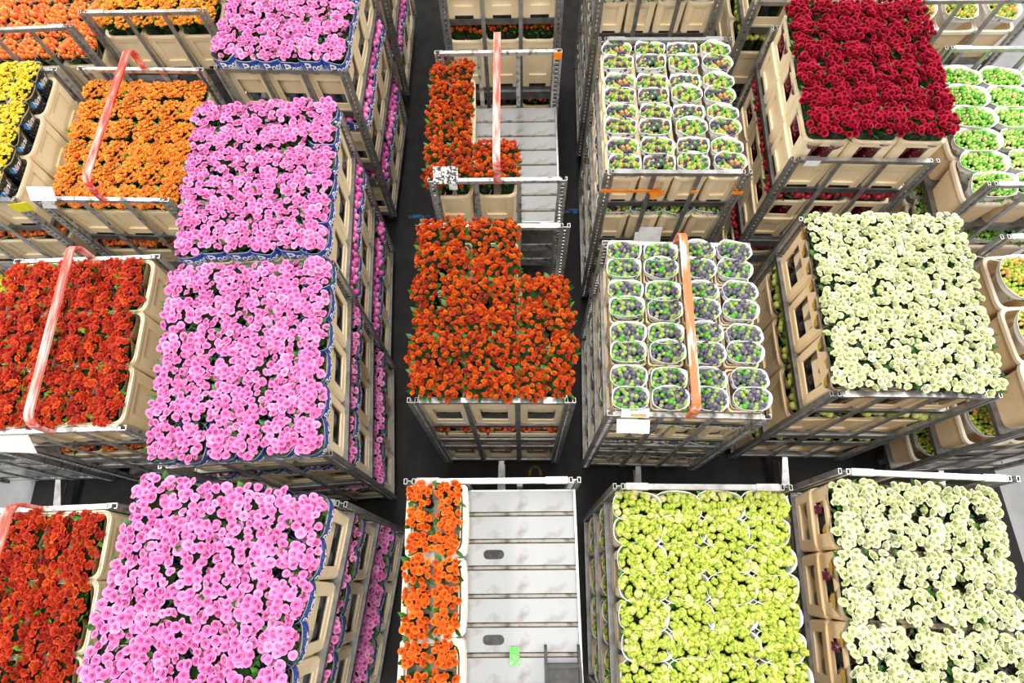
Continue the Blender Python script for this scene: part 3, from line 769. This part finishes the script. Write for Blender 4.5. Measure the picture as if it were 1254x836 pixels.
# ------------------------------------------------------------------ filling a shelf
ROW3 = ['front', 'middle', 'rear']; COL3 = ['left', 'centre', 'right']
ORD = ['first', 'second', 'third', 'fourth']
SEED = [100]
LVL = ['top', 'second', 'third', 'lowest']
def fill(key, z, lvl, phrase, fk, style, ch, fh, nx=3, ny=3, cells=None, cw=.308, cdp=.378, individual=True, shift=(0, 0), mat='crate', spread=.05, empty=(), gap=None, dense=True, fshift=(0, 0)):
    tm = TW[key]; F = FL[fk] if fk else None
    px = gap[0] if gap else (.93 - cw) / (nx - 1) if nx > 1 else 0
    py = gap[1] if gap else (1.136 - cdp) / (ny - 1) if ny > 1 else 0
    lv = LVL[lvl]
    for r in range(ny):
        for c in range(nx):
            if cells is not None and (c, r) not in cells: continue
            SEED[0] += 1; rng = random.Random(SEED[0])
            cx = (c - (nx - 1) / 2) * px + shift[0]; cy = (r - (ny - 1) / 2) * py + shift[1]
            yaw = rng.uniform(-.012, .012)
            base = tm @ Matrix.Translation((cx, cy, z + .001)) @ Matrix.Rotation(yaw, 4, 'Z')
            cp = (ROW3[r] + ' ' + COL3[c]) if nx == 3 else ('row %s column %s' % (ORD[r], ORD[c]))
            root = link({'window': 'window_crate', 'panel': 'panel_crate', 'collared': 'collared_crate', 'collared_window': 'collared_window_crate', 'plain': 'flower_bucket', 'low': 'low_crate'}[style], None); root.matrix_world = base; root.empty_display_size = .05
            tag(root, 'cream plastic crate, %s, on %s shelf of %s' % (cp, lv, phrase), 'crate', 'crates on the %s' % phrase)
            for nme, me in crate_parts(style, cw, cdp, ch, mat): link(nme, me, root)
            if style == 'collared_window':
                link('label_sticker', boxmesh('label_sticker', .003, .05, .09, 'sticker'), root, (-cw / 2 - .001, .05, ch * .74))
            if not fk or (c, r) in empty: continue
            bx, by = F['grid']
            iw, idp = (cw - .03) / bx, (cdp - .03) / by
            pw, pd = (px / bx, py / by) if dense else (iw, idp)
            w, d = pw * F['over'], pd * F['over']
            for j in range(by):
                for i in range(bx):
                    SEED[0] += 1
                    sx, sy = (i - (bx - 1) / 2) * iw, (j - (by - 1) / 2) * idp
                    gx, gy = cx + (i - (bx - 1) / 2) * pw, cy + (j - (by - 1) / 2) * pd
                    tx, ty = gx * (1 + spread) + fshift[0], gy * (1 + spread) + fshift[1]
                    edge = (['right'] if (c == nx - 1 and i == bx - 1) else []) + (['left'] if (c == 0 and i == 0) else []) + (['front'] if (r == 0 and j == 0) else [])
                    if lvl and not edge: continue      # hidden deep inside a lower shelf
                    bp = []
                    if by > 1: bp.append((['front', 'rear'] if by == 2 else ROW3)[j])
                    if bx > 1: bp.append((['left', 'right'] if bx == 2 else COL3)[i])
                    rr = random.Random(SEED[0])
                    tilt = ((tx - cx - sx * .9) / fh + rr.uniform(-.02, .02), -(ty - cy - sy * .9) / fh + rr.uniform(-.02, .02))
                    lab = '%s, %s of %s crate, %s shelf, %s' % (F['noun'], ' '.join(bp) or 'alone inside', cp, lv, phrase)
                    pm = base @ Matrix.Translation((sx * .9, sy * .9, .012))
                    make_bunch(pm, fk, w, d, fh + rr.uniform(-.012, .012), SEED[0], lab, '%ses on the %s' % (F['noun'], phrase), individual, edge, tilt)
RIGHT = {(2, 0), (2, 1), (2, 2)}; LEFT = {(0, 0), (0, 1), (0, 2)}; FRONT = {(0, 0), (1, 0), (2, 0)}
L4 = {(0, k) for k in range(4)}; F4 = {(k, 0) for k in range(4)}; R4 = {(3, k) for k in range(4)}

# ------------------------------------------------------------------ the setting
def struct(name, m, mat):
    o = link(name, m.mesh(name, mat)); o['kind'] = 'structure'; return o
m = MB(); m.box(-14, 14, -8, 16, -.10, -.004); struct('floor', m, 'floor_grey')
m = MB(); m.box(-4.42, 4.30, -8, 16, -.004, 0); struct('floor_lane', m, 'floor_dark')
m = MB(); rng = random.Random(5); x = -1.05
for i in range(44):
    m.box(x, x + .05, 3.70 + rng.uniform(-.02, .02) - .012, 3.72 + rng.uniform(-.02, .02), 0, .0015); x += .045
struct('floor_chalk_line', m, 'chalk_blue')
m = MB()
for a in range(9):
    t = math.pi * a / 8; m.box(.16 + .05 * math.cos(t) - .012, .16 + .05 * math.cos(t) + .012, .93 + .07 * math.sin(t) - .014, .93 + .07 * math.sin(t) + .014, 0, .0015)
struct('floor_chalk_mark', m, 'chalk_yellow')

# ------------------------------------------------------------------ column of pink roses
PINK = {'C3': ('nearest pink rose trolley', -1.5455, -.054, -9.0, 1.92), 'C2': ('second pink rose trolley', -1.578, 1.329, 1.85, 1.78),
        'C1': ('third pink rose trolley', -1.636, 2.585, .52, 1.74), 'C0': ('fourth pink rose trolley', -1.585, 4.235, -4.42, 1.70),
        'Cb': ('farthest pink rose trolley', -1.50, 5.81, -3.0, 1.66)}
for k, (ph, x, y, q, z) in PINK.items():
    zs = [z, z - .70, .22]
    trolley(k, x, y, q, 1, zs, 'grey metal shelf trolley loaded with pink roses, the ' + ph)
    top_cells = None if k != 'Cb' else RIGHT
    fill(k, z, 0, ph, 'pink', 'window', .44, .60 if k != 'C3' else .63, cells=top_cells, fshift=(0, .045 if k == 'C1' else -.015 if k == 'C2' else 0))
    for li, zz in ((1, zs[1]), (2, zs[2])):
        fill(k, zz, li, ph, 'pink', 'window', .44, .63, cells=RIGHT | FRONT, individual=k in ('C3', 'C2'), spread=.0, fshift=(.03, 0))

# ------------------------------------------------------------------ centre column
trolley('D0', .05, 4.95, -2.0, 1, [1.87, 1.10, .30], 'grey metal shelf trolley with red roses, farthest of the centre column')
fill('D0', 1.87, 0, 'farthest centre trolley', 'flame', 'panel', .46, .60, cells=FRONT, individual=False)
fill('D0', 1.10, 1, 'farthest centre trolley', 'flame', 'panel', .55, .70, cells=FRONT, individual=True, spread=0)
fill('D0', .30, 2, 'farthest centre trolley', 'flame', 'panel', .55, .70, cells=FRONT, individual=False, spread=0)
trolley('D1', -.034, 3.295, -2.11, 2, [1.40, .80, .25], 'half empty grey trolley with red hoop handle and four crates of red roses', (.0, .20, 'hoop_pale'), decks=(1.40,))
fill('D1', 1.40, 0, 'half empty centre trolley', 'flame', 'panel', .36, .55, cells={(0, 0), (0, 1), (0, 2), (1, 0)}, spread=.03, shift=(-.02, 0), gap=(.335, .378))
trolley('D2', -.11, 1.62, -2.6, 1, [1.45, .72, .22], 'grey metal shelf trolley brimming with flame red roses, middle of centre column')
fill('D2', 1.45, 0, 'full centre trolley', 'flame', 'window', .55, .83, cells={(c, r) for c in range(3) for r in range(3)} - {(2, 2)}, spread=.06)
fill('D2', .72, 1, 'full centre trolley', 'flame', 'window', .44, .62, cells=FRONT | {(2, 2)}, individual=False, spread=0)
fill('D2', .22, 2, 'full centre trolley', 'flame', 'window', .40, .46, cells=FRONT | {(2, 2)}, individual=False, spread=0)
trolley('D3', -.164, -.041, -1.86, 1, [1.94, .3], 'nearly empty trolley with bare metal deck and three orange rose crates', decks=(1.94,))
fill('D3', 1.94, 0, 'nearly empty centre trolley', 'orange', 'low', .24, .33, cells=LEFT, mat='crate_pale', spread=.02, cw=.335, cdp=.382, gap=(.30, .392), shift=(-.005, -.01))

# ------------------------------------------------------------------ berry and lime column
B4 = dict(nx=4, ny=4, cw=.222, cdp=.276)
trolley('E0', 1.30, 4.83, -3.0, 1, [1.77, 1.2, .7, .22], 'grey metal shelf trolley of green berries at far end of berry column')
fill('E0', 1.77, 0, 'farthest berry trolley', 'green', 'panel', .30, .42, cells=F4 | L4, spread=.02, **B4)
for li, zz in ((1, 1.2), (2, .70), (3, .22)): fill('E0', zz, li, 'farthest berry trolley', 'mixed', 'panel', .30, .40, cells=F4 | L4, spread=0, **B4)
trolley('E1', 1.213, 3.176, -3.08, 1, [1.77, 1.24, .72, .22], 'grey metal shelf trolley of mixed green and purple berries, orange ribbon tied on')
fill('E1', 1.77, 0, 'mixed berry trolley', 'mixed', 'panel', .29, .40, spread=.03, dense=False, **B4)
for li, zz in ((1, 1.24), (2, .72), (3, .22)): fill('E1', zz, li, 'mixed berry trolley', 'mixed', 'window' if li > 1 else 'panel', .34, .42, cells=F4 | L4, spread=0, **B4)
trolley('E2', 1.101, 1.521, -3.83, 2, [1.72, 1.22, .70, .22], 'worn trolley of dark purple berries with faded orange hoop handle', (.005, .16, 'hoop_orange'))
fill('E2', 1.72, 0, 'purple berry trolley', 'purple', 'window', .28, .36, spread=.03, dense=False, **B4)
for li, zz in ((1, 1.22), (2, .70), (3, .22)): fill('E2', zz, li, 'purple berry trolley', 'purple', 'window', .41, .43, cells=F4 | L4, spread=0, **B4)
trolley('E3', 1.002, -.124, -2.82, 1, [1.60, .95, .22], 'grey metal shelf trolley packed with lime green blooms in white paper')
fill('E3', 1.60, 0, 'lime green trolley', 'lime', 'window', .38, .45, spread=.01, shift=(.012, 0), **B4)
for li, zz in ((1, .95), (2, .30)): fill('E3', zz, li, 'lime green trolley', 'lime', 'window', .40, .46, cells=L4, individual=False, spread=0, **B4)

# ------------------------------------------------------------------ red and white rose column
trolley('F0', 2.50, 4.68, -4.0, 1, [1.90, 1.2, .5], 'worn trolley of olive green blooms behind the dark red roses')
fill('F0', 1.90, 0, 'olive bloom trolley', 'olive', 'window', .50, .58, cells=LEFT | FRONT, spread=0)
for li, zz in ((1, 1.25), (2, .55)): fill('F0', zz, li, 'olive bloom trolley', 'olive', 'panel', .40, .58, cells=LEFT | FRONT, spread=0)
trolley('F1', 2.506, 3.209, -4.07, 1, [1.80, 1.1, .3], 'grey metal shelf trolley stacked with dark red roses')
fill('F1', 1.80, 0, 'dark red rose trolley', 'crimson', 'collared', .52, .66, spread=.03, mat='crate')
for li, zz in ((1, 1.1), (2, .32)): fill('F1', zz, li, 'dark red rose trolley', 'crimson', 'collared', .52, .64, cells=LEFT | FRONT, individual=False, spread=0)
trolley('F2', 2.388, 1.546, -3.12, 1, [1.72, 1.05, .26], 'grey metal shelf trolley of white roses, rear one of two')
fill('F2', 1.72, 0, 'rear white rose trolley', 'white', 'window', .42, .56, spread=.04, mat='crate_tan')
for li, zz in ((1, 1.05), (2, .30)): fill('F2', zz, li, 'rear white rose trolley', 'white2', 'panel', .42, .58, cells=LEFT | FRONT, individual=False, spread=0, mat='crate_tan')
trolley('F3', 2.25, -.11, -4.93, 1, [1.45, .30], 'grey metal shelf trolley of white roses in bottom right corner')
fill('F3', 1.45, 0, 'front white rose trolley', 'white2', 'collared_window', .46, .58, spread=.03, mat='crate_tan')
fill('F3', .40, 1, 'front white rose trolley', 'white2', 'collared_window', .50, .60, cells=LEFT, individual=False, spread=0, mat='crate_tan')

# ------------------------------------------------------------------ right edge column
G3 = dict(nx=3, ny=3)
trolley('G0', 3.75, 4.63, -2.5, 1, [1.55, .9, .3], 'grey metal shelf trolley of yellow green berries in top right corner')
fill('G0', 1.55, 0, 'yellow berry trolley', 'gold', 'plain', .30, .42, cells=FRONT | LEFT, mat='bucket_pale')
trolley('G1', 3.756, 2.95, -2.84, 1, [1.60, 1.0, .3], 'grey metal shelf trolley of bright green berries at right edge')
fill('G1', 1.60, 0, 'bright green berry trolley', 'green', 'plain', .30, .42, mat='bucket_pale', spread=.02)
for li, zz in ((1, 1.0), (2, .3)): fill('G1', zz, li, 'bright green berry trolley', 'green', 'plain', .30, .42, cells=LEFT | FRONT, mat='bucket_pale', spread=0)
trolley('G2', 3.681, 1.375, 0, 1, [1.62, .95, .3], 'grey metal shelf trolley of golden green berries at right edge')
fill('G2', 1.62, 0, 'golden green berry trolley', 'gold', 'plain', .32, .42, cells=LEFT | {(1, 0), (1, 1), (1, 2)}, mat='bucket_pale', spread=.02)
for li, zz in ((1, .95), (2, .3)): fill('G2', zz, li, 'golden green berry trolley', 'gold', 'plain', .32, .42, cells=LEFT | FRONT, mat='bucket_pale', spread=0)

# ------------------------------------------------------------------ left columns
trolley('A0', -3.788, 4.754, 0, 1, [1.42, .8, .25], 'grey metal shelf trolley of orange berries in top left corner')
fill('A0', 1.42, 0, 'orange berry trolley', 'oberry', 'panel', .34, .50)
trolley('A1', -3.985, 3.32, -1.8, 2, [1.60, 1.05, .3], 'worn trolley of yellow blossoms at left edge')
fill('A1', 1.60, 0, 'yellow blossom trolley', 'yellow', 'panel', .35, .53, mat='crate', fshift=(-.05, 0))
fill('A1', 1.05, 1, 'yellow blossom trolley', 'oberry', 'panel', .34, .44, cells=FRONT | RIGHT, spread=0)
trolley('A2', -4.05, 1.62, -1, 2, [1.45, .9, .3], 'trolley of yellow blossoms barely in view at left edge')
fill('A2', 1.45, 0, 'edge yellow blossom trolley', 'yellow', 'panel', .34, .45, cells=RIGHT, mat='crate_tan')
trolley('B0', -2.75, 4.876, -2.12, 1, [1.55, .9, .25], 'grey metal shelf trolley of amber blossoms beside the farthest pink roses')
fill('B0', 1.55, 0, 'amber blossom trolley', 'amber', 'panel', .36, .52, mat='crate')
trolley('B1', -2.849, 3.273, -3.85, 2, [1.45, .85, .3], 'worn trolley of orange blossoms with red hoop handle', (.03, .20, 'hoop_red'))
fill('B1', 1.45, 0, 'orange blossom trolley', 'oblos', 'panel', .36, .48, mat='crate')
fill('B1', .88, 1, 'orange blossom trolley', 'oberry', 'panel', .34, .44, cells=FRONT | RIGHT, spread=0)
trolley('B2', -2.886, 1.597, -.53, 2, [1.50, .85, .3], 'worn trolley of scarlet blooms with faded red hoop handle, left of second pink trolley', (.03, .19, 'hoop_pale'))
fill('B2', 1.50, 0, 'rear scarlet bloom trolley', 'scarlet', 'panel', .50, .56, mat='crate', fshift=(-.05, 0), spread=.0)
fill('B2', .85, 1, 'rear scarlet bloom trolley', 'oberry', 'panel', .34, .44, cells=FRONT | RIGHT, spread=0)
trolley('B3', -2.858, -.069, 0, 2, [1.50, .85, .3], 'worn trolley of scarlet blooms with red hoop handle in bottom left corner', (.03, .21, 'hoop_red'))
fill('B3', 1.50, 0, 'front scarlet bloom trolley', 'scarlet', 'panel', .50, .56, mat='crate', fshift=(-.05, 0), spread=.0)

# ------------------------------------------------------------------ small things on the trolleys
def put(key, name, me, loc, rot=(0, 0, 0), label='', cat='', par=None):
    o = link(name, me); o.matrix_world = TW[key] @ Matrix.Translation(loc) @ Euler(rot).to_matrix().to_4x4()
    tag(o, label, cat); return o
fy = -L / 2
# dark bracket standing on the bare deck
root = link('deck_bracket', None); root.matrix_world = TW['D3'] @ Matrix.Translation((.375, -.42, 1.942))
tag(root, 'dark grey plastic bracket with two upright fins on the bare metal deck', 'bracket')
def fin(sx):
    m = MB(); t = .007
    pr = [(.16, .0), (.16, .03), (.14, .05), (-.15, .20), (-.15, 0)]
    vs = [(sx - t, y, z) for y, z in pr] + [(sx + t, y, z) for y, z in pr]
    m.add(vs, [(4, 3, 2, 1, 0), (5, 6, 7, 8, 9)] + [(i, (i + 1) % 5, 5 + (i + 1) % 5, 5 + i) for i in range(5)]); return m.mesh('fin', 'rubber')
link('fin', fin(-.09), root); link('fin', fin(.09), root)
m = MB(); m.box(-.083, .083, -.15, .07, .0, .05); m.box(-.083, .083, .052, .07, .05, .075); link('cross_plate', m.mesh('cross_plate', 'rubber'), root)
m = MB(); m.box(-.026, .026, -.045, .045, 0, .002); m.box(-.026, .026, .043, .045, .0, .012)
put('D3', 'paper_tag', m.mesh('paper_tag', 'tag_green'), (.116, -.315, 1.9515), (0, 0, .04), 'bright green paper tag lying across a ridge of the bare deck', 'tag')
# orange ribbon tied along the mixed berry trolley's front frame
root = link('ribbon', None); root.matrix_world = TW['E1'] @ Matrix.Translation((0, fy - .004, 0))
tag(root, 'orange plastic ribbon tied along front frame of mixed berry trolley', 'ribbon')
m = MB(); m.box(-.505, -.15, -.004, 0, 1.965, 1.995); link('strip', m.mesh('strip', 'tape_orange'), root)
m = MB(); m.box(.135, .175, -.004, 0, 1.955, 1.985); link('strip', m.mesh('strip', 'tape_orange'), root)
m = MB(); m.box(.43, .505, -.004, 0, 1.945, 1.975); m.add([(.46, -.006, 1.97), (.40, -.006, 2.06), (.41, -.006, 2.065), (.475, -.006, 1.975)], [(0, 1, 2, 3)]); link('strip', m.mesh('strip', 'tape_orange'), root)
m = MB(); rng = random.Random(8)
for a, ln in ((.2, .10), (-.5, .09), (1.0, .08), (-1.1, .09), (.6, .07), (-.15, .11)):
    dx, dz = math.cos(a) * ln, math.sin(a) * ln; nx_, nz_ = -math.sin(a) * .012, math.cos(a) * .012
    m.add([(-.155 - nx_, -.008, 1.98 - nz_), (-.155 + nx_, -.008, 1.98 + nz_), (-.155 + dx + nx_, -.02, 1.98 + dz + nz_), (-.155 + dx - nx_, -.02, 1.98 + dz - nz_)], [(0, 1, 2, 3)])
link('bow', m.mesh('bow', 'tape_orange'), root)
# card holders and papers
put('E1', 'card', boxmesh('card', .21, .004, .19, 'card'), (-.06, fy - .012, 1.36), (R(-25), 0, 0), 'grey waybill card hanging on front bars of mixed berry trolley', 'card')
zt2 = TOP - .168
root = put('D1', 'card_holder', None, (-.365, fy - .004, zt2), (R(-42), 0, 0), 'black and white printed card holder clipped to front rail of half empty trolley', 'card holder')
link('card_face', boxmesh('card_face', .175, .006, .12, 'card_print'), root, (0, 0, .05)); link('clip', boxmesh('clip', .06, .012, .05, 'alu_worn'), root, (.05, .004, -.03))
root = put('B1', 'card_holder', None, (-.40, fy - .004, zt2), (R(-42), 0, 0), 'grey card holder clipped to front rail of orange blossom trolley', 'card holder')
link('card_face', boxmesh('card_face', .19, .006, .10, 'card'), root, (0, 0, .045)); link('clip', boxmesh('clip', .10, .012, .06, 'alu_worn'), root, (.03, .004, -.03))
root = put('E2', 'card_holder', None, (-.33, fy - .012, zt2), (R(-60), 0, 0), 'metal card holder with white paper on front rail of purple berry trolley', 'card holder')
link('card_face', boxmesh('card_face', .17, .006, .06, 'card'), root, (0, 0, .035)); link('paper', boxmesh('paper', .20, .003, .085, 'paper'), root, (-.01, -.006, -.05)); link('strip', boxmesh('strip', .09, .003, .014, 'tape_orange'), root, (.02, -.005, .02))
put('B2', 'waybill_paper', boxmesh('waybill_paper', .36, .003, .17, 'paper'), (-.33, fy - .02, 1.90), (R(-38), 0, R(-4)), 'white waybill paper on front rail of rear scarlet bloom trolley', 'paper')
put('G2', 'waybill_paper', boxmesh('waybill_paper', .16, .003, .20, 'card'), (-.55, L / 2 - .10, 2.06), (R(40), R(20), 0), 'grey waybill paper stuck on rear frame of golden green berry trolley', 'paper')
put('D1', 'tape', boxmesh('tape', .064, .005, .07, 'tape_orange'), (.467, L / 2 - .034, zt2 - .036), (0, 0, 0), 'orange tape round rear right post of half empty centre trolley', 'tape')
put('F1', 'tape', boxmesh('tape', .10, .004, .055, 'paper'), (-.35, fy - .002, TOP - .03), (0, 0, 0), 'white tape on front rail of dark red rose trolley', 'tape')
put('A1', 'tape', boxmesh('tape', .13, .004, .10, 'tape_yellow'), (.50, fy - .004, zt2 - .08), (0, 0, .15), 'yellow tape on front right post of yellow blossom trolley', 'tape')
